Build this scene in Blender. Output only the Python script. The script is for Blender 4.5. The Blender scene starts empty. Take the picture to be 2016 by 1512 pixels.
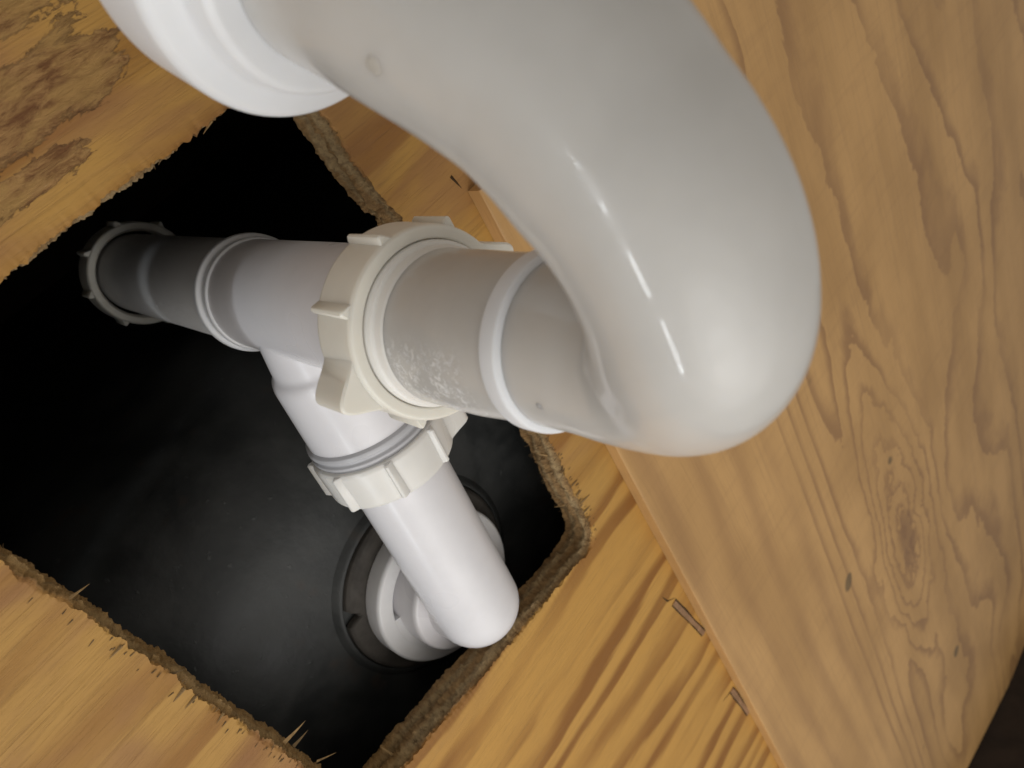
import bpy, bmesh, math, random
from mathutils import Vector, Matrix, noise
C = bpy.context.scene.collection
S = bpy.context.scene
MM = 0.001
random.seed(7)
# ------------------------------------------------------------------ camera, world, lights, exposure
# World: z is up.  The camera looks up at the underside of the subfloor.  Lengths in mm, scaled by MM.
RC = [[0.44799, -0.60047, -0.66266], [-0.69836, -0.69778, 0.15987], [-0.55815, 0.39117, -0.73180]]   # rows: camera right, up, back
cam = bpy.data.cameras.new('camera'); co = bpy.data.objects.new('camera', cam); C.objects.link(co)
co.matrix_world = Matrix(((RC[0][0], RC[1][0], RC[2][0], 0), (RC[0][1], RC[1][1], RC[2][1], 0), (RC[0][2], RC[1][2], RC[2][2], 0), (0, 0, 0, 1)))
cam.sensor_width = 36; cam.lens = 1478.6 / 2016 * 36
cam.clip_start = 0.005; cam.clip_end = 20
cam.dof.use_dof = True; cam.dof.focus_distance = 0.23; cam.dof.aperture_fstop = 19
S.camera = co
w = bpy.data.worlds.new('World'); S.world = w; w.use_nodes = True
w.node_tree.nodes['Background'].inputs[0].default_value = (0.84, 0.79, 0.72, 1)
w.node_tree.nodes['Background'].inputs[1].default_value = 0.42
S.view_settings.view_transform = 'Standard'; S.view_settings.look = 'None'; S.view_settings.gamma = 1
S.view_settings.exposure = 0.05

def area(name, loc, target, sx, sy, power, col):
    l = bpy.data.lights.new(name, 'AREA'); l.shape = 'RECTANGLE'; l.size = sx * MM; l.size_y = sy * MM
    l.energy = power; l.color = col
    o = bpy.data.objects.new(name, l); C.objects.link(o)
    o.location = Vector(loc) * MM
    d = Vector(target) - Vector(loc)
    o.rotation_euler = d.to_track_quat('-Z', 'Y').to_euler()
    return o
# daylight coming in low from one side as a long strip with gaps, and the soft light off the ground below
area('daylight_strip', (-230, 900, 10), (-100, 0, 60), 300, 26, 0.75, (0.90, 0.96, 1.0))
area('daylight_strip', (150, 920, 0), (100, 0, 60), 260, 26, 0.75, (0.90, 0.96, 1.0))
area('daylight_strip', (560, 860, -20), (300, 0, 60), 330, 36, 0.8, (0.90, 0.96, 1.0))
for sx, sy, pw, dx, dy in ((1150, 950, 1.15, 0, 0), (820, 640, 0.80, 30, -20), (540, 420, 0.50, -20, 30), (300, 240, 0.22, 20, 10)):
    g = area('ground_light', (450 + dx, 255 + dy, -300), (230, -60, 200), sx, sy, pw, (1.0, 0.985, 0.96)); g.data.shape = 'ELLIPSE'

# ------------------------------------------------------------------ material helpers
def nt(name):
    m = bpy.data.materials.new(name); m.use_nodes = True
    n = m.node_tree; b = n.nodes['Principled BSDF']
    return m, n, b
def L(n, a, b): n.links.new(a, b)
def val(n, x, sock):
    if isinstance(x, (int, float)): sock.default_value = x
    else: L(n, x, sock)
def mth(n, op, a, b=0.0, c=0.0, clamp=False):
    k = n.nodes.new('ShaderNodeMath'); k.operation = op; k.use_clamp = clamp
    val(n, a, k.inputs[0]); val(n, b, k.inputs[1]); val(n, c, k.inputs[2]); return k.outputs[0]
def pos(n, scale=1000.0):
    g = n.nodes.new('ShaderNodeNewGeometry'); k = n.nodes.new('ShaderNodeVectorMath'); k.operation = 'SCALE'
    L(n, g.outputs['Position'], k.inputs[0]); k.inputs['Scale'].default_value = scale; return k.outputs[0]
def vscale(n, v, s):
    k = n.nodes.new('ShaderNodeVectorMath'); k.operation = 'MULTIPLY'; L(n, v, k.inputs[0]); k.inputs[1].default_value = s; return k.outputs[0]
def noi(n, v, scale=1.0, detail=3.0, rough=0.5, dist=0.0, off=None):
    if off:
        k = n.nodes.new('ShaderNodeVectorMath'); k.operation = 'ADD'; L(n, v, k.inputs[0]); k.inputs[1].default_value = off; v = k.outputs[0]
    t = n.nodes.new('ShaderNodeTexNoise'); L(n, v, t.inputs['Vector']); t.inputs['Scale'].default_value = scale
    t.inputs['Detail'].default_value = detail; t.inputs['Roughness'].default_value = rough; t.inputs['Distortion'].default_value = dist
    return t.outputs['Fac']
def mr(n, x, a, b, c=0.0, d=1.0, smooth=True):
    k = n.nodes.new('ShaderNodeMapRange'); k.interpolation_type = 'SMOOTHSTEP' if smooth else 'LINEAR'
    val(n, x, k.inputs['Value'])
    for nm, v in (('From Min', a), ('From Max', b), ('To Min', c), ('To Max', d)): k.inputs[nm].default_value = v
    return k.outputs[0]
def mix(n, f, a, b):
    k = n.nodes.new('ShaderNodeMix'); k.data_type = 'RGBA'
    val(n, f, k.inputs[0])
    for s, x in ((k.inputs[6], a), (k.inputs[7], b)):
        if isinstance(x, tuple): s.default_value = (*x, 1)
        else: L(n, x, s)
    return k.outputs[2]
def sep(n, v):
    k = n.nodes.new('ShaderNodeSeparateXYZ'); L(n, v, k.inputs[0]); return k.outputs
def bump(n, b, h, strength, dist):
    k = n.nodes.new('ShaderNodeBump'); L(n, h, k.inputs['Height']); k.inputs['Strength'].default_value = strength
    k.inputs['Distance'].default_value = dist; L(n, k.outputs[0], b.inputs['Normal'])

def plastic(name, col, rough, sss=0.25, rad=0.003, coat=0.0, marks=None, dirt=0.05, smudge=0.0):
    m, n, b = nt(name)
    p = pos(n)
    a = noi(n, p, 0.06, 3, 0.6)
    c = mix(n, mr(n, a, 0.35, 0.75, 0, 1), tuple(col), tuple(x * (1 - dirt) for x in col))
    r = mr(n, noi(n, p, 0.03, 2, 0.5), 0.3, 0.7, rough * 0.9, rough * 1.12)
    if smudge:     # wiped, uneven gloss and a few dull dusty patches
        sm = mr(n, noi(n, p, 0.055, 4, 0.62, 0.8, (4, 4, 9)), 0.47, 0.60)
        r = mth(n, 'ADD', r, mth(n, 'MULTIPLY', sm, smudge))
        dust = mr(n, noi(n, p, 0.7, 4, 0.7, 0, (2, 8, 1)), 0.60, 0.72)
        c = mix(n, mth(n, 'MULTIPLY', dust, 0.04), c, (0.70, 0.66, 0.58))
        cr = mr(n, sm, 0, 1, 0.06, 0.22); L(n, cr, b.inputs['Coat Roughness'])
    if marks:      # scuffed, whitened scratches
        z0, z1, d = marks
        g = n.nodes.new('ShaderNodeNewGeometry')
        gn = sep(n, g.outputs['Normal']); s = sep(n, p)
        side = mth(n, 'ADD', mth(n, 'MULTIPLY', gn[0], d[0]), mth(n, 'MULTIPLY', gn[1], d[1]))
        msk = mth(n, 'MULTIPLY', mr(n, side, 0.55, 0.9), mth(n, 'MULTIPLY', mth(n, 'MULTIPLY', mr(n, s[0], 60, 62), mr(n, s[2], z0, z0 + 4)), mr(n, s[2], z1, z1 - 6)))
        f = mr(n, noi(n, p, 0.45, 6, 0.75, 1.5), 0.50, 0.60)
        f = mth(n, 'MULTIPLY', mth(n, 'MULTIPLY', f, msk), 0.9)
        c = mix(n, f, c, (0.86, 0.86, 0.86))
        r = mth(n, 'ADD', r, mth(n, 'MULTIPLY', f, 0.4))
        bump(n, b, mth(n, 'MULTIPLY', f, 1.0), 0.6, 0.0004)
    L(n, c, b.inputs['Base Color']); L(n, r, b.inputs['Roughness'])
    b.inputs['IOR'].default_value = 1.5
    b.inputs['Subsurface Weight'].default_value = sss
    b.inputs['Subsurface Radius'].default_value = (1.0, 0.9, 0.75); b.inputs['Subsurface Scale'].default_value = rad
    b.inputs['Coat Weight'].default_value = coat; b.inputs['Coat Roughness'].default_value = 0.07
    return m
M = {}
M['bend'] = plastic('frosted_polypropylene', (0.56, 0.545, 0.52), 0.36, 0.7, 0.010, 0.55, marks=(118, 150, (0.25, 0.97)), dirt=0.06, smudge=0.10)
M['white'] = plastic('white_pvc', (0.79, 0.775, 0.795), 0.30, 0.15, 0.002, 0.05)
M['run'] = plastic('white_pvc_scuffed', (0.84, 0.83, 0.82), 0.35, 0.1, 0.002, 0.0, marks=(262, 330, (0.45, 0.9)))
M['cream'] = plastic('cream_nylon', (0.81, 0.78, 0.70), 0.38, 0.4, 0.003)
M['nutwhite'] = plastic('bright_white_plastic', (0.76, 0.77, 0.79), 0.35, 0.3, 0.004)
M['offwhite'] = plastic('off_white_nylon', (0.82, 0.80, 0.76), 0.30, 0.3, 0.003)
M['thread'] = plastic('shaded_white_pvc', (0.50, 0.50, 0.52), 0.38, 0.1, 0.002)  # white pvc greyed to put the shade of the threads into the colour

def wood_sub():
    m, n, b = nt('fir_plywood'); p = pos(n); s = sep(n, p)
    x, y, z = s[0], s[1], s[2]
    right = mr(n, x, 235, 262)
    # growth ring bands run along y; wide, soft edged
    warp = noi(n, vscale(n, p, (0.011, 0.0030, 0.016)), 1.0, 2, 0.5)
    med = noi(n, vscale(n, p, (0.05, 0.010, 0.05)), 1.0, 3, 0.6)
    ph = mth(n, 'ADD', mth(n, 'MULTIPLY', x, 1 / 23.0), mth(n, 'ADD', mth(n, 'MULTIPLY', warp, 3.4), mth(n, 'MULTIPLY', med, 1.0)))
    t = mth(n, 'FRACT', ph)
    dark = mth(n, 'MULTIPLY', mr(n, t, 0.28, 0.66), mr(n, t, 0.98, 0.84))
    amp = mr(n, noi(n, vscale(n, p, (0.03, 0.006, 0.02)), 1.0, 2, 0.5, 0, (7, 3, 0)), 0.36, 0.62, 0.10, 1.0)
    amp = mth(n, 'MULTIPLY', amp, mth(n, 'ADD', 0.8, mth(n, 'MULTIPLY', right, 0.2)))
    dark = mth(n, 'MULTIPLY', dark, amp)
    lines = mr(n, noi(n, vscale(n, p, (0.7, 0.014, 0.7)), 1.0, 4, 0.65), 0.50, 0.72)
    pores = mr(n, noi(n, vscale(n, p, (2.2, 0.10, 2.2)), 1.0, 3, 0.6), 0.45, 0.75)
    blot = mr(n, noi(n, vscale(n, p, (0.035, 0.011, 0.03)), 1.0, 3, 0.6, 0.6, (30, 11, 5)), 0.48, 0.66)
    c = mix(n, noi(n, vscale(n, p, (0.05, 0.01, 0.05)), 1.0, 3, 0.5), (0.58, 0.320, 0.078), (0.48, 0.250, 0.055))
    left = mth(n, 'SUBTRACT', 1.0, right)
    c = mix(n, mth(n, 'MULTIPLY', left, 0.45), c, (0.42, 0.245, 0.068))
    c = mix(n, mth(n, 'MULTIPLY', dark, 0.95), c, (0.25, 0.10, 0.018))
    c = mix(n, mth(n, 'MULTIPLY', lines, mth(n, 'ADD', 0.16, mth(n, 'MULTIPLY', left, 0.14))), c, (0.25, 0.13, 0.04))
    c = mix(n, mth(n, 'MULTIPLY', pores, 0.26), c, (0.26, 0.15, 0.06))
    c = mix(n, mth(n, 'MULTIPLY', mth(n, 'MULTIPLY', blot, left), 0.55), c, (0.28, 0.13, 0.06))
    # torn, weathered tongues left of the opening, where the thin face veneer has lifted
    e1 = noi(n, vscale(n, p, (0.26, 0.085, 0.1)), 1.0, 6, 0.68, 0.4)
    def tongue(cx, hw, ty, ln, cut):
        a = mth(n, 'MULTIPLY', mth(n, 'SUBTRACT', x, cx), 1.0 / hw)
        d = mth(n, 'MULTIPLY', mth(n, 'MAXIMUM', mth(n, 'SUBTRACT', ty, y), 0.0), 1.0 / ln)
        r = mth(n, 'SQRT', mth(n, 'ADD', mth(n, 'MULTIPLY', a, a), mth(n, 'MULTIPLY', d, d)))
        return mth(n, 'ADD', r, mth(n, 'MULTIPLY', mth(n, 'SUBTRACT', e1, 0.5), cut))
    r1 = tongue(1.0, 8.0, -60.0, 13.0, 1.9); r2 = tongue(-26.0, 15.0, -70.0, 15.0, 2.0); r3 = tongue(14.5, 3.6, -40.0, 10.0, 3.2)
    rr = mth(n, 'MINIMUM', r1, mth(n, 'MINIMUM', r2, r3))
    torn = mr(n, rr, 1.0, 0.93); rim = mth(n, 'MULTIPLY', mr(n, rr, 0.78, 0.93), mr(n, rr, 1.04, 0.97))
    tc = noi(n, vscale(n, p, (0.42, 0.10, 0.42)), 1.0, 7, 0.72, 0.5)
    tcol = mix(n, mr(n, tc, 0.36, 0.60), (0.16, 0.062, 0.020), (0.42, 0.235, 0.085))
    tcol = mix(n, mr(n, tc, 0.62, 0.72), tcol, (0.62, 0.45, 0.24))
    tcol = mix(n, mr(n, noi(n, vscale(n, p, (0.10, 0.04, 0.1)), 1.0, 4, 0.6, 0, (1, 7, 3)), 0.44, 0.56, 0, 0.75), tcol, (0.47, 0.28, 0.09))
    c = mix(n, mth(n, 'MULTIPLY', torn, 0.88), c, tcol)
    c = mix(n, mth(n, 'MULTIPLY', rim, 0.45), c, (0.13, 0.065, 0.025))
    # the sawn edge (anything above the face): alternate plies
    ed = mr(n, z, 212.7, 213.6)
    ply = mth(n, 'SINE', mth(n, 'ADD', mth(n, 'MULTIPLY', z, 2 * math.pi / 7.2), mth(n, 'MULTIPLY', noi(n, p, 0.08, 2, 0.5), 2.0)))
    en = noi(n, vscale(n, p, (0.5, 0.5, 0.30)), 1.0, 6, 0.75)
    ec = mix(n, mr(n, ply, -0.6, 0.6), (0.48, 0.29, 0.12), (0.60, 0.42, 0.21))
    ec = mix(n, mr(n, en, 0.3, 0.65), mix(n, 0.6, ec, (0.14, 0.08, 0.04)), ec)
    ec = mix(n, mth(n, 'MULTIPLY', mr(n, y, 0, 25), 0.5), ec, (0.50, 0.28, 0.08)); c = mix(n, ed, c, ec)
    L(n, c, b.inputs['Base Color'])
    b.inputs['Roughness'].default_value = 0.6; b.inputs['Specular IOR Level'].default_value = 0.3
    h = mth(n, 'ADD', mth(n, 'MULTIPLY', lines, -0.10), mth(n, 'MULTIPLY', torn, mth(n, 'ADD', -0.9, mth(n, 'MULTIPLY', tc, 1.5))))
    h = mth(n, 'ADD', h, mth(n, 'MULTIPLY', mth(n, 'MULTIPLY', en, ed), 2.5))
    h = mth(n, 'ADD', h, mth(n, 'ADD', mth(n, 'MULTIPLY', dark, -0.12), mth(n, 'MULTIPLY', pores, -0.06)))
    bump(n, b, h, 0.9, 0.0012)
    return m
def wood_board():
    m, n, b = nt('flat_sawn_veneer'); p = pos(n); s = sep(n, p); x, y = s[0], s[1]
    # flat sawn figure: contour lines of a height field stretched along the grain (x), with a knot
    big = noi(n, vscale(n, p, (0.0030, 0.0075, 0.01)), 1.0, 1.5, 0.5, 0.2, (2.1, 8.3, 0))
    med = noi(n, vscale(n, p, (0.020, 0.030, 0.05)), 1.0, 4, 0.62, 0.3, (0.4, 1.7, 0))
    kx, ky = KNOT
    dx = mth(n, 'MULTIPLY', mth(n, 'SUBTRACT', x, kx), 1 / 135.0); dy = mth(n, 'MULTIPLY', mth(n, 'SUBTRACT', y, ky), 1 / 50.0)
    r2 = mth(n, 'ADD', mth(n, 'MULTIPLY', dx, dx), mth(n, 'MULTIPLY', dy, dy))
    kb = mth(n, 'POWER', 2.718, mth(n, 'MULTIPLY', r2, -1.1))
    wild = mr(n, y, -262, -330, 0.0, 1.0)           # straight grain near the edge, wild figure beyond
    bend = mth(n, 'MULTIPLY', noi(n, vscale(n, p, (0.005, 0.004, 0.01)), 1.0, 1, 0.5, 0, (3, 3, 3)), 1.2)
    f = mth(n, 'ADD', mth(n, 'MULTIPLY', y, 1 / 62.0), mth(n, 'MULTIPLY', big, mth(n, 'ADD', 0.6, mth(n, 'MULTIPLY', wild, 5.4))))
    f = mth(n, 'SUBTRACT', f, mr(n, y, -232, -290, 0.0, 4.2, False))
    f = mth(n, 'SUBTRACT', f, mr(n, y, -130, -232, 0.0, 1.8, False))
    f = mth(n, 'ADD', mth(n, 'ADD', f, bend), mth(n, 'MULTIPLY', med, mth(n, 'ADD', 0.10, mth(n, 'MULTIPLY', wild, 0.75))))
    f = mth(n, 'ADD', f, mth(n, 'MULTIPLY', kb, mth(n, 'ADD', 1.6, mth(n, 'MULTIPLY', med, 4.2))))
    t = mth(n, 'FRACT', f)
    sharp = mth(n, 'MULTIPLY', mr(n, t, 0.55, 0.95), mr(n, t, 1.0, 0.965))
    soft = mth(n, 'MULTIPLY', mr(n, t, 0.3, 0.65), mr(n, t, 1.0, 0.65))
    edge = mr(n, y, -240, -215)
    line = mth(n, 'ADD', mth(n, 'MULTIPLY', sharp, mth(n, 'SUBTRACT', 1.0, edge)), mth(n, 'MULTIPLY', mth(n, 'MULTIPLY', soft, edge), 0.55))
    amp = mr(n, noi(n, vscale(n, p, (0.008, 0.012, 0.01)), 1.0, 2, 0.5, 0, (5, 5, 5)), 0.3, 0.62, 0.30, 1.0)
    amp = mth(n, 'ADD', amp, mth(n, 'MULTIPLY', kb, 0.45), clamp=True)
    fine = mr(n, noi(n, vscale(n, p, (0.010, 0.45, 0.5)), 1.0, 4, 0.6), 0.45, 0.75)
    c = mix(n, mr(n, noi(n, vscale(n, p, (0.008, 0.02, 0.02)), 1.0, 3, 0.5), 0.3, 0.7), (0.59, 0.345, 0.135), (0.46, 0.262, 0.098))
    c = mix(n, mth(n, 'MULTIPLY', mth(n, 'MULTIPLY', line, amp), 0.66), c, (0.25, 0.125, 0.055))
    c = mix(n, mth(n, 'MULTIPLY', fine, 0.20), c, (0.30, 0.165, 0.075))
    por = mr(n, noi(n, vscale(n, p, (0.06, 1.6, 1.0)), 1.0, 3, 0.6), 0.5, 0.78)
    c = mix(n, mth(n, 'MULTIPLY', por, 0.28), c, (0.28, 0.15, 0.06))
    cross = mr(n, noi(n, vscale(n, p, (0.25, 0.02, 0.1)), 1.0, 4, 0.6), 0.48, 0.75)
    c = mix(n, mth(n, 'MULTIPLY', cross, 0.14), c, (0.26, 0.14, 0.06))
    sp = mr(n, noi(n, p, 0.035, 1, 0.3, 0, (9, 4, 2)), 0.79, 0.82)
    c = mix(n, mth(n, 'MULTIPLY', sp, 0.7), c, (0.08, 0.06, 0.03))
    core = mr(n, mth(n, 'ADD', r2, mth(n, 'MULTIPLY', mth(n, 'SUBTRACT', med, 0.5), 0.5)), 0.10, 0.0)
    c = mix(n, mth(n, 'MULTIPLY', core, 0.55), c, (0.20, 0.10, 0.05))
    L(n, c, b.inputs['Base Color']); b.inputs['Roughness'].default_value = 0.5; b.inputs['Specular IOR Level'].default_value = 0.35
    bump(n, b, mth(n, 'ADD', mth(n, 'MULTIPLY', fine, -0.3), mth(n, 'MULTIPLY', line, -0.25)), 0.35, 0.0006)
    return m
KNOT = (545, -328)
def simple(name, col, rough, var=0.3, sc=0.05, spec=0.4, col2=None, bumpd=0.0005):
    m, n, b = nt(name); p = pos(n); a = noi(n, p, sc, 5, 0.6, 0.4)
    c2 = col2 or tuple(k * (1 - var) for k in col)
    L(n, mix(n, mr(n, a, 0.35, 0.68), col, c2), b.inputs['Base Color'])
    L(n, mr(n, noi(n, p, sc * 3, 4, 0.6), 0.3, 0.7, rough * 0.8, rough * 1.2), b.inputs['Roughness'])
    b.inputs['Specular IOR Level'].default_value = spec
    bump(n, b, noi(n, p, sc * 6, 4, 0.6), 0.3, bumpd)
    return m
M['sub'] = wood_sub(); M['board'] = wood_board()
def tub_mat():
    m, n, b = nt('black_tub_underside'); p = pos(n)
    a = noi(n, p, 0.03, 4, 0.6, 0.3); s = mr(n, noi(n, p, 0.22, 3, 0.5, 0, (4, 2, 1)), 0.66, 0.76)
    c = mix(n, mr(n, a, 0.35, 0.7), (0.022, 0.024, 0.024), (0.052, 0.054, 0.052))
    c = mix(n, mth(n, 'MULTIPLY', mr(n, noi(n, p, 0.05, 2, 0.5, 0, (8, 8, 1)), 0.62, 0.75), 0.5), c, (0.07, 0.045, 0.03))
    c = mix(n, mth(n, 'MULTIPLY', s, 0.18), c, (0.16, 0.17, 0.16))
    L(n, c, b.inputs['Base Color']); L(n, mr(n, a, 0.3, 0.7, 0.42, 0.6), b.inputs['Roughness'])
    bump(n, b, mth(n, 'ADD', noi(n, p, 0.06, 4, 0.6), mth(n, 'MULTIPLY', s, 0.3)), 0.25, 0.002)
    return m
M['tub'] = tub_mat()
M['rubber'] = simple('grey_brown_rubber', (0.085, 0.076, 0.066), 0.7, 0.4, 0.08, 0.3)
M['flange'] = plastic('glossy_white_drain_plastic', (0.85, 0.845, 0.85), 0.3, 0.15, 0.002)
M['dark'] = simple('shade_dark_wood', (0.030, 0.019, 0.012), 0.7, 0.5, 0.02, 0.25, None, 0.001)  # near-black so the added box and joist read as shade
M['splinter'] = simple('torn_wood_fibre', (0.36, 0.23, 0.10), 0.75, 0.5, 0.2, 0.2)
M['fray'] = simple('grey_brown_fibre', (0.22, 0.145, 0.07), 0.8, 0.5, 0.2, 0.2)
M['sliver'] = simple('pink_brown_wood', (0.34, 0.20, 0.11), 0.7, 0.3, 0.2, 0.2)
M['groove'] = simple('cut_shadow_wood', (0.07, 0.042, 0.02), 0.85, 0.3, 0.2, 0.1)
M['mark'] = simple('tan_mould_mark', (0.50, 0.47, 0.42), 0.4, 0.1, 0.2, 0.4)

# ------------------------------------------------------------------ object helpers
def tag(o, label=None, cat=None, group=None, kind=None):
    if label: o['label'] = label
    if cat: o['category'] = cat
    if group: o['group'] = group
    if kind: o['kind'] = kind
    return o
def thing(name, label, cat, loc=(0, 0, 0), rot=None, group=None):
    o = bpy.data.objects.new(name, None); C.objects.link(o); o.empty_display_size = 0.01
    m = Matrix.Translation(Vector(loc) * MM)
    if rot is not None: m = m @ rot
    o.matrix_world = m
    return tag(o, label, cat, group)
def obj(name, vf, mat, parent=None, sharp=35, loc=None):
    v, f = vf
    off = Vector((0, 0, 0))
    if parent is not None and parent.get('worldparts'): off = parent.matrix_world.translation / MM
    me = bpy.data.meshes.new(name)
    me.from_pydata([tuple((Vector(p) - off) * MM) for p in v], [], f)
    me.materials.append(M[mat]); me.validate(); me.update()
    bm = bmesh.new(); bm.from_mesh(me); bmesh.ops.recalc_face_normals(bm, faces=bm.faces); bm.to_mesh(me); bm.free()
    me.shade_smooth()
    if sharp: me.set_sharp_from_angle(angle=math.radians(sharp))
    o = bpy.data.objects.new(name, me); C.objects.link(o)
    if parent is not None: o.parent = parent
    return o
def join(*parts):
    V, F = [], []
    for v, f in parts:
        k = len(V); V += list(v); F += [tuple(i + k for i in q) for q in f]
    return V, F
def roundprof(P, r=0.5, n=3):
    out = [P[0]]
    for a, b, c in zip(P, P[1:], P[2:]):
        a, b, c = Vector(a), Vector(b), Vector(c)
        la, lc = (a - b).length, (c - b).length
        d = min(r, la * .45, lc * .45)
        p0 = b + (a - b).normalized() * d; p1 = b + (c - b).normalized() * d
        for i in range(n + 1):
            t = i / n; out.append(tuple(p0 * (1 - t) ** 2 + b * 2 * t * (1 - t) + p1 * t * t))
    out.append(P[-1]); return out
def lathe(P, n=96, r=0.5, o=(0, 0, 0), rot=None, close=False):
    """profile of (s along axis z, radius)"""
    if r: P = roundprof(P, r)
    V, F = [], []
    for s, q in P:
        for i in range(n):
            a = 2 * math.pi * i / n; v = Vector((q * math.cos(a), q * math.sin(a), s))
            if rot: v = rot @ v
            V.append(v + Vector(o))
    for j in range(len(P) - 1):
        for i in range(n):
            F.append((j * n + i, j * n + (i + 1) % n, (j + 1) * n + (i + 1) % n, (j + 1) * n + i))
    if close: F.append(tuple(range(n))); F.append(tuple(range((len(P) - 1) * n, len(P) * n)))
    return V, F
def sweep(pts, n=96, cap=False):
    """pts: (x,y,z,r)"""
    V, F = [], []; P = [Vector(p[:3]) for p in pts]
    T = [(P[min(i + 1, len(P) - 1)] - P[max(i - 1, 0)]).normalized() for i in range(len(P))]
    u = T[0].orthogonal().normalized()
    for i, p in enumerate(P):
        u = (u - T[i] * u.dot(T[i])).normalized(); w_ = T[i].cross(u)
        for k in range(n):
            a = 2 * math.pi * k / n; V.append(p + (u * math.cos(a) + w_ * math.sin(a)) * pts[i][3])
    for j in range(len(P) - 1):
        for i in range(n): F.append((j * n + i, j * n + (i + 1) % n, (j + 1) * n + (i + 1) % n, (j + 1) * n + i))
    if cap: F.append(tuple(range(n))); F.append(tuple(range((len(P) - 1) * n, len(P) * n)))
    return V, F
def catmull(P, m):
    out = []
    for i in range(len(P) - 1):
        a, b, c, d = P[max(i - 1, 0)], P[i], P[i + 1], P[min(i + 2, len(P) - 1)]
        for k in range(m):
            t = k / m
            out.append(tuple(.5 * (2 * b[j] + (c[j] - a[j]) * t + (2 * a[j] - 5 * b[j] + 4 * c[j] - d[j]) * t * t + (3 * b[j] - a[j] - 3 * c[j] + d[j]) * t ** 3) for j in range(4)))
    out.append(P[-1]); return out
def prism(poly, z0, z1, ch=0.5):
    """outline (x,y) extruded along z with a small chamfer"""
    n = len(poly); cx = sum(p[0] for p in poly) / n; cy = sum(p[1] for p in poly) / n
    def sh(k):
        o = []
        for x, y in poly:
            d = math.hypot(x - cx, y - cy) or 1; o.append((x - (x - cx) / d * k, y - (y - cy) / d * k))
        return o
    L_ = [(sh(ch), z0), (poly, z0 + ch), (poly, z1 - ch), (sh(ch), z1)]
    V = [(x, y, z) for pl, z in L_ for x, y in pl]; F = []
    for j in range(3):
        for i in range(n): F.append((j * n + i, j * n + (i + 1) % n, (j + 1) * n + (i + 1) % n, (j + 1) * n + i))
    F.append(tuple(range(n))); F.append(tuple(range(3 * n, 4 * n))); return V, F
def axis_rot(d, phase=0.0):
    return (Vector(d).to_track_quat('Z', 'Y').to_matrix().to_4x4() @ Matrix.Rotation(phase, 4, 'Z'))

# ------------------------------------------------------------------ the subfloor with the sawn opening
HX0, HX1, HY0, HY1 = 27.0, 252.5, -111.5, 33.0; Z0, Z1 = 212.0, 228.5
def hole():
    pts = []
    def arc(cx, cy, r, a0, a1, n=14):
        for i in range(n + 1):
            a = math.radians(a0 + (a1 - a0) * i / n); pts.append((cx + r * math.cos(a), cy + r * math.sin(a)))
    def seg(a, b):
        n = int(math.hypot(b[0] - a[0], b[1] - a[1]) / 0.45)
        for i in range(1, n): pts.append((a[0] + (b[0] - a[0]) * i / n, a[1] + (b[1] - a[1]) * i / n))
    arc(HX1 - 5, HY0 + 12, 9, -70, 0); seg((HX1 + 4, HY0 + 14), (HX1 - 12, HY1)); arc(HX1 - 13, HY1 - 2, 3, 10, 90, 6)
    seg((HX1 - 14, HY1 + .5), (HX0 + 4, HY1 + 1)); arc(HX0 + 3, HY1 - 3, 3, 90, 180, 6); seg((HX0, HY1 - 4), (HX0, HY0 + 6))
    arc(HX0 + 4, HY0 + 5, 4, 180, 270, 6)
    seg((HX0 + 6, HY0 + 2), (60, HY0 + 2.5)); seg((60, HY0 + 2.5), (82, HY0 - 1.5)); seg((82, HY0 - 1.5), (195, HY0 - 2.5)); seg((195, HY0 - 2.5), (HX1 - 3, HY0 + 3.5))
    return pts
def rag(x, y, z, k=1.0):
    v = Vector((x, y, z))
    return (noise.noise(v * 0.05) * 2.0 + noise.noise(v * 0.25 + Vector((5, 1, 2))) * 1.5 + noise.noise(v * 0.9) * 0.8) * k
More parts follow.
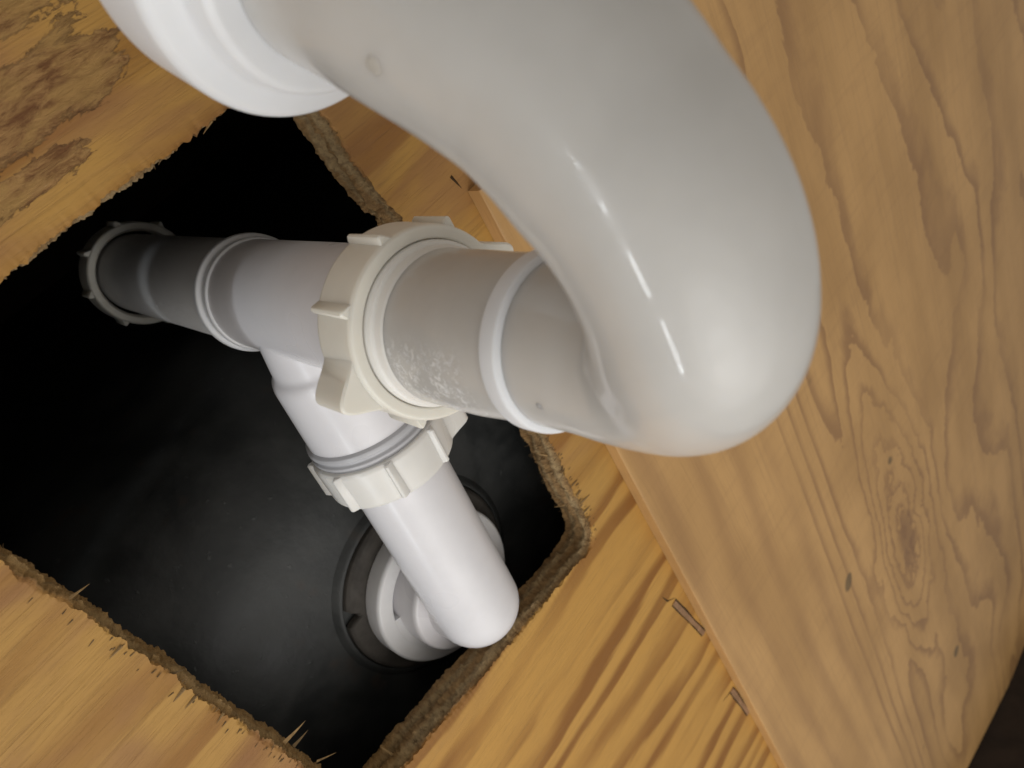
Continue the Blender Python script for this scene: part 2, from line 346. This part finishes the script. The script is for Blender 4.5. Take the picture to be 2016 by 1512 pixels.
def build_sub():
    P = hole(); n = len(P); cx, cy = 145, -40
    N = []
    for i in range(n):
        a, b = P[i - 1], P[(i + 1) % n]; t = Vector((b[0] - a[0], b[1] - a[1])).normalized(); q = Vector((t.y, -t.x))
        if q.dot(Vector((P[i][0] - cx, P[i][1] - cy))) < 0: q = -q
        N.append(q)
    OX0, OX1, OY0, OY1 = -160, 1010, -820, 230
    V, F = [], []
    # outer rectangle: ray from centre
    def outer(p):
        dx, dy = p[0] - cx, p[1] - cy; ts = []
        if dx > 0: ts.append((OX1 - cx) / dx)
        if dx < 0: ts.append((OX0 - cx) / dx)
        if dy > 0: ts.append((OY1 - cy) / dy)
        if dy < 0: ts.append((OY0 - cy) / dy)
        t = min(ts); return cx + dx * t, cy + dy * t
    offs = [0, .5, 1.2, 2.2, 3.6, 5.5, 8, 12, 18]
    fr = [.03, .06, .1, .16, .24, .35, .5, .7, 1]
    rings = []
    for d in offs:
        k = math.exp(-d / 2.5); r = []
        for i, (x, y) in enumerate(P):
            e = rag(x, y, 0) * k; z = Z0 + k * 0.5 * abs(noise.noise(Vector((x * .5, y * .5, 3)))) + 0.12 * noise.noise(Vector((x * .08, y * .08, 1)))
            r.append((x + N[i].x * (d + e), y + N[i].y * (d + e), z))
        rings.append(r)
    last = rings[-1]
    for t in fr:
        r = []
        for i, p in enumerate(P):
            o = outer(p); r.append((last[i][0] * (1 - t) + o[0] * t, last[i][1] * (1 - t) + o[1] * t, Z0))
        rings.append(r)
    # sawn wall, rough, plies standing proud or torn back
    wall = []
    rows = 14
    for j in range(1, rows + 1):
        z = Z0 + (Z1 - Z0) * j / rows; r = []
        for i, (x, y) in enumerate(P):
            ply = 0.9 * math.sin(z * 2 * math.pi / 7.2 + noise.noise(Vector((x * .03, y * .03, 9))) * 4)
            e = rag(x, y, z * 1.5, 0.8) + ply * 0.6 - (0.8 if j > 2 else 0) + noise.noise(Vector((x * 1.3, y * 1.3, z * .6))) * 0.7
            r.append((x + N[i].x * e, y + N[i].y * e, z))
        wall.append(r)
    allr = wall[::-1] + rings
    for r in allr: V += r
    top = []
    for j in range(len(allr) - 1):
        for i in range(n): F.append((j * n + i, j * n + (i + 1) % n, (j + 1) * n + (i + 1) % n, (j + 1) * n + i))
    # top side and outer rim so the sheet has its thickness
    m0 = len(V); o = rings[-1]; V += [(x, y, Z1) for x, y, z in o]
    lo = (len(allr) - 1) * n
    for i in range(n):
        F.append((lo + i, lo + (i + 1) % n, m0 + (i + 1) % n, m0 + i)); F.append((m0 + i, m0 + (i + 1) % n, (i + 1) % n, i))
    s = obj('subfloor', (V, F), 'sub', None, 50)
    tag(s, 'ochre plywood subfloor with a rough sawn rectangular opening round the pipes', None, None, 'structure')
    return s, P, N
sub, HP, HN = build_sub()
def spike(base, d, length, wd, up=Vector((0, 0, 1)), bend=0.3):
    d = Vector(d).normalized(); s = d.cross(up)
    if s.length < .1: s = d.orthogonal()
    s.normalize(); u = s.cross(d); b = Vector(base); V, F = [], []
    for k, t in enumerate((0, .4, .75, 1)):
        c = b + d * length * t + u * bend * length * t * t; wv = wd * (1 - t) + 0.05
        V += [c + s * wv, c - s * wv * .8 + u * wv * .3, c - u * wv * .6]
    for k in range(3):
        for i in range(3): F.append((k * 3 + i, k * 3 + (i + 1) % 3, (k + 1) * 3 + (i + 1) % 3, (k + 1) * 3 + i))
    F.append((0, 1, 2)); F.append((9, 10, 11)); return V, F
def cuts():
    sliver((335, -124.0), (376, -130.0), 2.6); sliver((436, -126.5), (470, -128.3), 2.8)
    for a, b, r in (((436, -125), (432, -109), .55), ((330, -121.5), (318, -118.5), .6), ((330, -121.5), (338, -131.0), .4), ((84, -136.5), (93, -139), .7)):  # last strip is the shadow at the board corner, laid on in dark colour
        v, f = spike((*a, Z0 - .05), (b[0] - a[0], b[1] - a[1], .02), math.hypot(b[0] - a[0], b[1] - a[1]), r, bend=.05); obj('cut', (v, f), 'groove', sub, 50)
def splinters():
    big = 0; fz = []; n = len(HP); fa = []
    for i, (x, y) in enumerate(HP):
        q = -HN[i]            # towards the opening
        side_r = y < HY0 + 8; side_l = y > HY1 - 6; lr = x > HX1 - 16; ul = x < HX0 + 2
        dens = 0.55 if (side_r and x > 190) else 0.30 if side_r else 0.28 if side_l else 0.30 if lr else 0.25
        for _ in range(4 if (side_r and x > 190) or (lr and y < -60) else 2):
            if random.random() < dens:
                z = random.uniform(Z0 + .5, Z1 - .5); L0 = random.uniform(.8, 2.6) * (1.5 if side_r and x > 185 else .8)
                dirn = Vector((q.x + random.uniform(-.8, .8), q.y + random.uniform(-.8, .8), random.uniform(-.6, .6)))
                e = rag(x, y, z * 1.5, .8)
                fz.append(spike((x + HN[i].x * (e + .6), y + HN[i].y * (e + .6), z), dirn, L0, random.uniform(.08, .3)))
        if (side_l or (side_r and x > 180)) and random.random() < (.14 if side_l else .3):     # fibres lifted from the face at the cut
            d = random.uniform(-.5, 3.0) ; L0 = random.uniform(.6, 2.2)
            sgn = 1 if side_l else -1
            fa.append(spike((x + HN[i].x * d, y + HN[i].y * d, Z0 - .05), (random.uniform(-.3, .3), sgn * random.choice((-1, 1)) * 1.0, -.18), L0, random.uniform(.12, .35), bend=.1))
    f1 = obj('frayed_fibre', join(*fz), 'fray', sub, 60); tag(f1, kind='stuff')
    f2 = obj('lifted_fibre', join(*fa), 'fray', sub, 60); tag(f2, kind='stuff')
    # the splinters large enough to pick out
    B = [((98, 33, Z0 + 2), (.15, -1, -.1), 9, .9), ((137, 33.5, Z0 + 1), (.5, -1, -.2), 6, 1.0), ((190, 31, Z0 + 3), (-.1, -1, -.3), 13, 1.6), ((196, 31, Z0 + 5), (.3, -1, .2), 10, 1.4),
         ((205, 30, Z0 + 1), (.9, -.8, .2), 12, .8), ((118, 34, Z0 - .2), (.0, 1, -.1), 6, .8), ((143, 34, Z0 - .2), (.1, 1, -.1), 7, .9), ((148, 34, Z0 - .2), (0, 1, -.1), 6, .8), ((160, 33.5, Z0 - .2), (.1, 1, -.1), 5, .7),
         ((206, -113, Z0 + 6), (-.9, .7, .1), 9, .9), ((209, -113, Z0 + 9), (-.7, 1, .0), 8, .8), ((216, -112, Z0 + 8), (-.5, 1, .2), 6, .8), ((222, -112, Z0 + 11), (-.3, 1, .3), 6, .7), ((236, -108, Z0 + 10), (-.6, 1, .2), 7, .9),
         ((228, -110, Z0 - .2), (.1, -1, -.1), 8, .9), ((233, -110, Z0 - .2), (.2, -1, -.1), 9, 1.0), ((238, -108, Z0 - .2), (.15, -1, -.12), 8, .9), ((242, -107, Z0 - .2), (.25, -1, -.1), 6, .8), ((222, -111, Z0 - .2), (.1, -1, -.1), 6, .7),
         ((246, 6, Z0 + 4), (-1, -.2, .2), 7, .7), ((243, 14, Z0 + 8), (-1, .1, .3), 10, .8), ((26, -64, Z0 + 1), (.6, .8, 0), 5, .8), ((27, -80, Z0 + 1), (.4, 1, .1), 6, .7)]
    for b, d, l, wd in B: obj('splinter', spike(b, d, l * .72, wd * .75, bend=random.uniform(-.1, .25)), 'splinter' if random.random() < .75 else 'fray', sub, 60)
splinters()
def box(x0, x1, y0, y1, z0, z1):
    V = [(x, y, z) for z in (z0, z1) for y in (y0, y1) for x in (x0, x1)]
    return V, [(0, 1, 3, 2), (4, 5, 7, 6), (0, 1, 5, 4), (2, 3, 7, 6), (0, 2, 6, 4), (1, 3, 7, 5)]
def sliver(a, b, wd):
    """narrow raised strip of wood between two dark cuts, on the face of the subfloor"""
    a, b = Vector((*a, 0)), Vector((*b, 0)); d = (b - a); ln = d.length; d.normalize(); s = Vector((-d.y, d.x, 0))
    def strip(o0, o1, z0, z1, j=.15, nn=10, ext=0):
        V, F = [], []
        for i in range(nn + 1):
            t = i / nn; c = a + d * ln * t; tp = 1 + .1 * math.sin(t * 7)
            for q, z in ((o0, z0), (o1, z0), (o1, z1), (o0, z1)):
                V.append(c + s * (q * tp + random.uniform(-j, j)) + Vector((0, 0, z)))
        for i in range(nn):
            for k in range(4): F.append((i * 4 + k, i * 4 + (k + 1) % 4, i * 4 + 4 + (k + 1) % 4, i * 4 + 4 + k))
        F.append((0, 1, 2, 3)); F.append(tuple(nn * 4 + k for k in range(4))); return V, F
    o = obj('raised_sliver', strip(-wd / 2, wd / 2, Z0 - .5, Z0 + .5), 'sliver', sub, 40); o['label'] = 'narrow raised sliver of wood between two dark cuts'
    obj('cut', strip(-wd / 2 - 1.0, -wd / 2 - .1, Z0 - .12, Z0 + .3), 'groove', sub, 40)
    obj('cut', strip(wd / 2 + .1, wd / 2 + .8, Z0 - .12, Z0 + .3), 'groove', sub, 40)

cuts()
# ------------------------------------------------------------------ thin board screwed under the subfloor
def board():
    t = thing('plywood_board', 'pale tan flat grained board with a knot, fixed over the right part of the subfloor', 'board', (400, -300, 205)); t['worldparts'] = 1
    def edge(x): return -139.5 + (x - 92) * .0262 + .25 * noise.noise(Vector((x * .03, 0, 0)))
    def end(y): return 980 + (y + 329) * -.27
    xs = [92 + i * 4 for i in range(225)]; V, F = [], []
    rows = []
    ny = [0, .35, .9, 2, 8, 30, 80, 180, 320, 480, 660]
    for j, dy in enumerate(ny):
        r = []
        for i, x in enumerate(xs):
            y = edge(x) - dy; xx = x + (end(y) - xs[-1]) * ((x - 92) / (xs[-1] - 92)) ** 2
            z = 205 + (.7 if j == 0 else .25 if j == 1 else .08 if j == 2 else 0)
            r.append((xx, y, z))
        rows.append(r)
    up = [(x, y, 211.8) for x, y, z in rows[0]]
    rows = [up] + rows
    rows.append([(x, y, 211.8) for x, y, z in rows[-1]])
    n = len(xs)
    for r in rows: V += r
    for j in range(len(rows) - 1):
        for i in range(n - 1): F.append((j * n + i, j * n + i + 1, (j + 1) * n + i + 1, (j + 1) * n + i))
    R_ = len(rows)
    F.append(tuple(j * n for j in range(R_))); F.append(tuple(j * n + n - 1 for j in range(R_)))
    obj('board_panel', (V, F), 'board', t, 30)
board()

# ------------------------------------------------------------------ black bathtub underside above the opening
def tub():
    t = thing('bathtub', 'black underside of a bathtub seen through the sawn opening, dull and dusty', 'bathtub', (225, -50, 262)); t['worldparts'] = 1
    prof = []
    for x in (700, 420, 320): prof.append((x, 263))
    for i in range(25):
        a = math.radians(90 * i / 24); prof.append((185 - 62 * math.sin(a), 325 - 62 * math.cos(a) + 0))
    prof.append((120, 420)); prof.append((116, 700))
    ys = [-420 + 10 * i for i in range(85)]
    V, F = [], []
    for x, z in prof:
        for y in ys:
            d = max(0, abs(y + 40) - 150) / 150
            rr = math.hypot(x - 232, y + 49)
            V.append((x + 30 * d * d * (1 if x < 200 else 0), y, z + 70 * d * d + .6 * noise.noise(Vector((x * .03, y * .03, 2)))))
    n = len(ys)
    for j in range(len(prof) - 1):
        for i in range(n - 1): F.append((j * n + i, j * n + i + 1, (j + 1) * n + i + 1, (j + 1) * n + i))
    obj('tub_shell', (V, F), 'tub', t, 60)
    obj('drain_lip', lathe([(264.5, 49), (262.4, 46.5), (261.0, 44.8), (260.6, 43.4), (263.5, 42.8)], 96, .8, (234, -50, 0)), 'tub', t, 40)
    # rubber washer ring with a nick cut in its rim
    V, F = lathe([(262.4, 30), (258.6, 30.5), (258.6, 41.0), (259.8, 42.6), (262.4, 43.0)], 160, .5, (0, 0, 0))
    V2 = []
    for v in V:
        a = math.degrees(math.atan2(v.y, v.x)); q = v.copy(); d = abs((a - 118 + 180) % 360 - 180)
        if d < 5 and math.hypot(v.x, v.y) > 36: k = 1 - .16 * (1 - d / 5); q.x *= k; q.y *= k
        V2.append(q + Vector((234, -50, 0)))
    obj('washer', (V2, F), 'rubber', t, 40)
    return t
tub()
# added near-black box and joist that keep the space above the subfloor dark
fr = thing('added_dark_joist', 'dark brown joist added for the dark void past the end of the tan board at the lower right', 'joist', (1040, -300, 232)); fr['worldparts'] = 1
obj('dark_joist_beam', box(1014, 1060, -1200, 400, 150, 500), 'dark', fr)  # stands for the dark void beyond the board end
cv = obj('light_block_box', join(box(-170, 1060, -840, -822, 232.5, 720), box(-170, 1060, 232, 250, 232.5, 720), box(-178, -162, -840, 250, 232.5, 720), box(-178, 1060, -840, 250, 705, 720)), 'dark')  # unseen box added to stop world light leaking in from above
tag(cv, 'added near-black box that keeps light out above the plywood', kind='structure')

# ------------------------------------------------------------------ pipes
AX, AY = 85.5, -72.2
BEND = [(85.5,-72.2,151.1,19.0),(85.5,-72.1,144.3,19.0),(85.5,-72.1,136.7,18.9),(85.5,-72.2,129.2,18.8),(85.5,-72.6,121.6,18.5),(85.5,-73.1,114.0,18.3),(85.7,-73.5,106.5,18.0),(86.0,-73.6,98.9,17.7),(86.5,-73.4,91.3,17.4),(85.8,-73.0,83.9,17.2),(83.1,-72.2,77.3,17.3),(78.7,-71.2,72.3,17.5),(72.4,-70.8,68.9,17.8),(64.5,-71.5,67.4,17.9),(56.2,-72.7,68.1,18.1),(48.6,-74.0,70.9,18.3),(42.4,-75.4,75.0,18.7),(36.4,-77.0,79.2,19.1),(30.7,-78.2,84.0,19.4),(25.2,-78.4,89.8,19.4),(19.9,-78.2,96.2,19.2),(15.0,-78.2,102.9,19.1),(10.7,-78.8,110.1,19.0),(6.7,-79.6,117.7,19.0),(2.5,-80.4,124.7,19.0)]
trap = thing('trap_bend', 'frosted grey white U shaped drain trap bend, closest to the camera', 'pipe', (60, -72, 80)); trap['worldparts'] = 1
bp = catmull([(85.5, -72.2, 166, 19.0)] + BEND + [(-1.5, -81.2, 131.5, 19.0)], 10)
obj('bend_pipe', sweep(bp, 128), 'bend', trap, 60)
obj('raised_band', lathe([(112.8, 18.2), (112.2, 19.6), (107.9, 19.4), (107.3, 17.9)], 128, .5, (85.6, -73.3, 0)), 'nutwhite', trap, 50)
def knob(p, nrm, r, h):
    return lathe([(-.6, r * 1.25), (h * .4, r * .95), (h, r * .55), (h, .02)], 24, .2, p, Vector(nrm).to_track_quat('Z', 'Y').to_matrix())
for p, nr, r in (((84.8, -55.9, 100.1), (-.1, 1, -.1), .9), ((18.4, -59.1, 94.7), (-.1, 1, -.1), 1.3), ((70.7, -59.2, 55.0), (.1, .7, -.7), 1.2)):
    obj('mould_mark', knob(p, nr, r, .12), 'mark' if r > 1.15 else 'bend', trap, 60)
# compression sleeve and washer of the trap leg inside the nut
obj('compression_washer', lathe([(145.5, 18.85), (146.6, 19.5), (148.6, 19.6), (149.0, 19.9), (149.2, 20.4), (150.4, 20.8), (166, 20.9)], 128, .3, (AX, AY, 0)), 'offwhite', trap, 50)

# slip nuts: one modelled, copied
def make_nut(label, mat='cream', wings=(0, 4)):
    t = thing('slip_nut', label, 'nut', group='slip nuts with lugs on the drain pipes')
    R = 24.6
    obj('nut_collar', lathe([(3.0, 20.2), (1.2, 20.9), (0.0, 21.2), (0.0, R - .6), (1.2, R), (14.5, R + .35), (16, R - .2), (16, 21), (6, 20.6)], 128, .45), mat, t, 50)
    for k in range(8):
        a = math.radians(45 * k)
        if k in wings:     # broad wings
            pl = []
            for i in range(21):
                u = (i / 20 - .5) * 2; hgt = 8.0 * (math.cos(u * math.pi / 2) ** 2.2) if abs(u) < 1 else 0
                tx = u * 9.5; ry = math.sqrt(max(0, R * R - tx * tx)) - .3 + hgt; pl.append((ry, tx))
            pl += [(R - 5, 6), (R - 5, -6)]
            f = prism(pl, 1.4, 14.8, .6); nm = 'wing'
        else:
            pl = [(R - 1.5, -1.5), (R + 1.0, -1.15), (R + 1.9, -.7), (R + 2.1, 0), (R + 1.8, .6), (R - .2, 2.4), (R - 1.5, 3.0)]
            f = prism(pl, .9, 15.6, .5); nm = 'lug'
        V = [(x * math.cos(a) - y * math.sin(a), x * math.sin(a) + y * math.cos(a), z) for x, y, z in f[0]]
        obj(nm, (V, f[1]), mat, t, 40)
    return t
vdir = Vector((math.cos(.1433), math.sin(.1433), 0)); BZ = 228.2
def bpt(k): return Vector((AX, AY, BZ)) + vdir * k
n1 = make_nut('cream slip nut with lugs joining the frosted trap bend to the white tee')
n1.matrix_world = Matrix.Translation(Vector((AX, AY, 151)) * MM) @ Matrix.Rotation(math.radians(92), 4, 'Z')
n2 = make_nut('white slip nut on the side branch of the tee, above the elbow pipe', 'offwhite', (7,))
n2.matrix_world = Matrix.Translation(bpt(71) * MM) @ axis_rot(-vdir, math.radians(20)) 
n3 = make_nut('dark shaded slip nut at the far end of the pipe in the black opening', 'cream', ())
n3.matrix_world = Matrix.Translation(Vector((AX, AY, 391)) * MM) @ Matrix.Rotation(math.radians(15), 4, 'Z')

# tee
tee = thing('waste_tee', 'white waste tee with a side branch between two slip nuts', 'pipe', (AX, AY, 228)); tee['worldparts'] = 1
Mb = vdir.to_track_quat('Z', 'Y').to_matrix()
obj('tee_run', lathe([(160, 19.6), (160, 20.4), (166, 20.3), (170, 19.0), (254, 18.9), (256, 19.2)], 128, .6, (AX, AY, 0)), 'white', tee, 50)
obj('tee_branch', lathe([(0, 17.0), (9, 18.4), (16, 19.3), (19.5, 19.7), (21.5, 21.3), (24, 21.9), (49, 22.4), (50, 22.4)], 128, 1.2, (AX, AY, BZ), Mb), 'white', tee, 60)
obj('thread', lathe([(48, 22.0), (49, 23.6), (50.6, 23.8), (51.1, 22.9), (52.1, 22.9), (52.7, 23.8), (53.7, 23.8), (54.3, 22.9), (55.1, 22.9), (55.6, 23.8), (57, 23.4), (60, 22)], 128, .3, (AX, AY, BZ), Mb), 'thread', tee, 60)
obj('socket_rim', lathe([(254.4, 18.6), (254.7, 19.7), (256.3, 19.9), (257.6, 19.2), (259.6, 19.3), (260.2, 20.9), (262.4, 21.1), (263.3, 20.2), (263.6, 18.6)], 128, .5, (AX, AY, 0)), 'nutwhite', tee, 60)
up = thing('overflow_pipe', 'shaded scuffed white pipe rising from the tee into the dark', 'pipe', (AX, AY, 263)); up['worldparts'] = 1
obj('pipe_tube', lathe([(262, 18.8), (400, 18.8)], 128, 0, (AX, AY, 0)), 'run', up, 60)

# elbow into the drain
K = 151.5; ex = bpt(K)
el = thing('drain_elbow', 'long white elbow pipe running down from the side branch nut to the tub drain', 'pipe', tuple(ex)); el['worldparts'] = 1
# mitred outer bend: union of a horizontal tube with a rounded end and a vertical tube
def tube_dome():
    P = [(55, 18.4), (K - .8, 18.6)]
    for i in range(1, 15):
        a = math.radians(90 * i / 14); P.append((K - .8 + 18.6 * math.sin(a), max(.02, 18.6 * math.cos(a))))
    return lathe(P, 128, 0, (AX, AY, BZ), Mb)
obj('elbow_tube', tube_dome(), 'white', el, 60)
obj('elbow_outlet', lathe([(BZ, 18.5), (BZ + 10, 18.6), (BZ + 26, 18.6)], 128, 0, (ex.x, ex.y, 0)), 'white', el, 60)
obj('elbow_hub', lathe([(BZ + 8.5, 18.2), (BZ + 9.0, 24.0), (BZ + 10.6, 25.0), (BZ + 29, 25.4)], 128, .8, (ex.x, ex.y, 0)), 'white', el, 60)
sh = thing('drain_shoe', 'round white drain flange with ribs under the tub behind the elbow', 'drain', (ex.x, ex.y, 256)); sh['worldparts'] = 1
obj('flange', lathe([(259.0, 23), (254.0, 25.6), (249.4, 27.6), (248.8, 28.2), (248.8, 34.2), (250.0, 35.2), (258.4, 35.6), (260, 33)], 128, .8, (ex.x, ex.y, 0)), 'flange', sh, 50)
def sector(a0, a1, r0, r1, z0, z1, n=18):
    V, F = [], []
    for i in range(n + 1):
        a = math.radians(a0 + (a1 - a0) * i / n)
        for r, z in ((r0, z0), (r1, z0), (r1, z1), (r0, z1)): V.append((ex.x + r * math.cos(a), ex.y + r * math.sin(a), z))
    for i in range(n):
        for k in range(4): F.append((i * 4 + k, i * 4 + (k + 1) % 4, i * 4 + 4 + (k + 1) % 4, i * 4 + 4 + k))
    F.append((0, 1, 2, 3)); F.append(tuple(n * 4 + k for k in range(4))); return V, F
for a0 in (8, 188): obj('web', sector(a0, a0 + 104, 22, 28.4, 249.0, 258), 'flange', sh, 30)

# big nut on the trap outlet, top left
ld = (Vector((2.5, -80.4, 124.7)) - Vector((10.7, -78.8, 110.1))).normalized()
nl = Vector((2.5, -80.4, 124.7))
bn = thing('trap_outlet_nut', 'large smooth bright white nut round the upper end of the trap bend', 'nut', tuple(nl), ld.to_track_quat('Z', 'Y').to_matrix().to_4x4())
obj('nut_body', lathe([(-6, 19.0), (-6, 23.5), (-5.2, 24.6), (-1.2, 25.6), (-.6, 27.2), (.2, 30.4), (1.6, 31.5), (16, 31.9), (17, 28)], 160, .9), 'nutwhite', bn, 50)
obj('outlet_tube', lathe([(2, 19), (90, 19)], 96, 0), 'white', bn, 60)
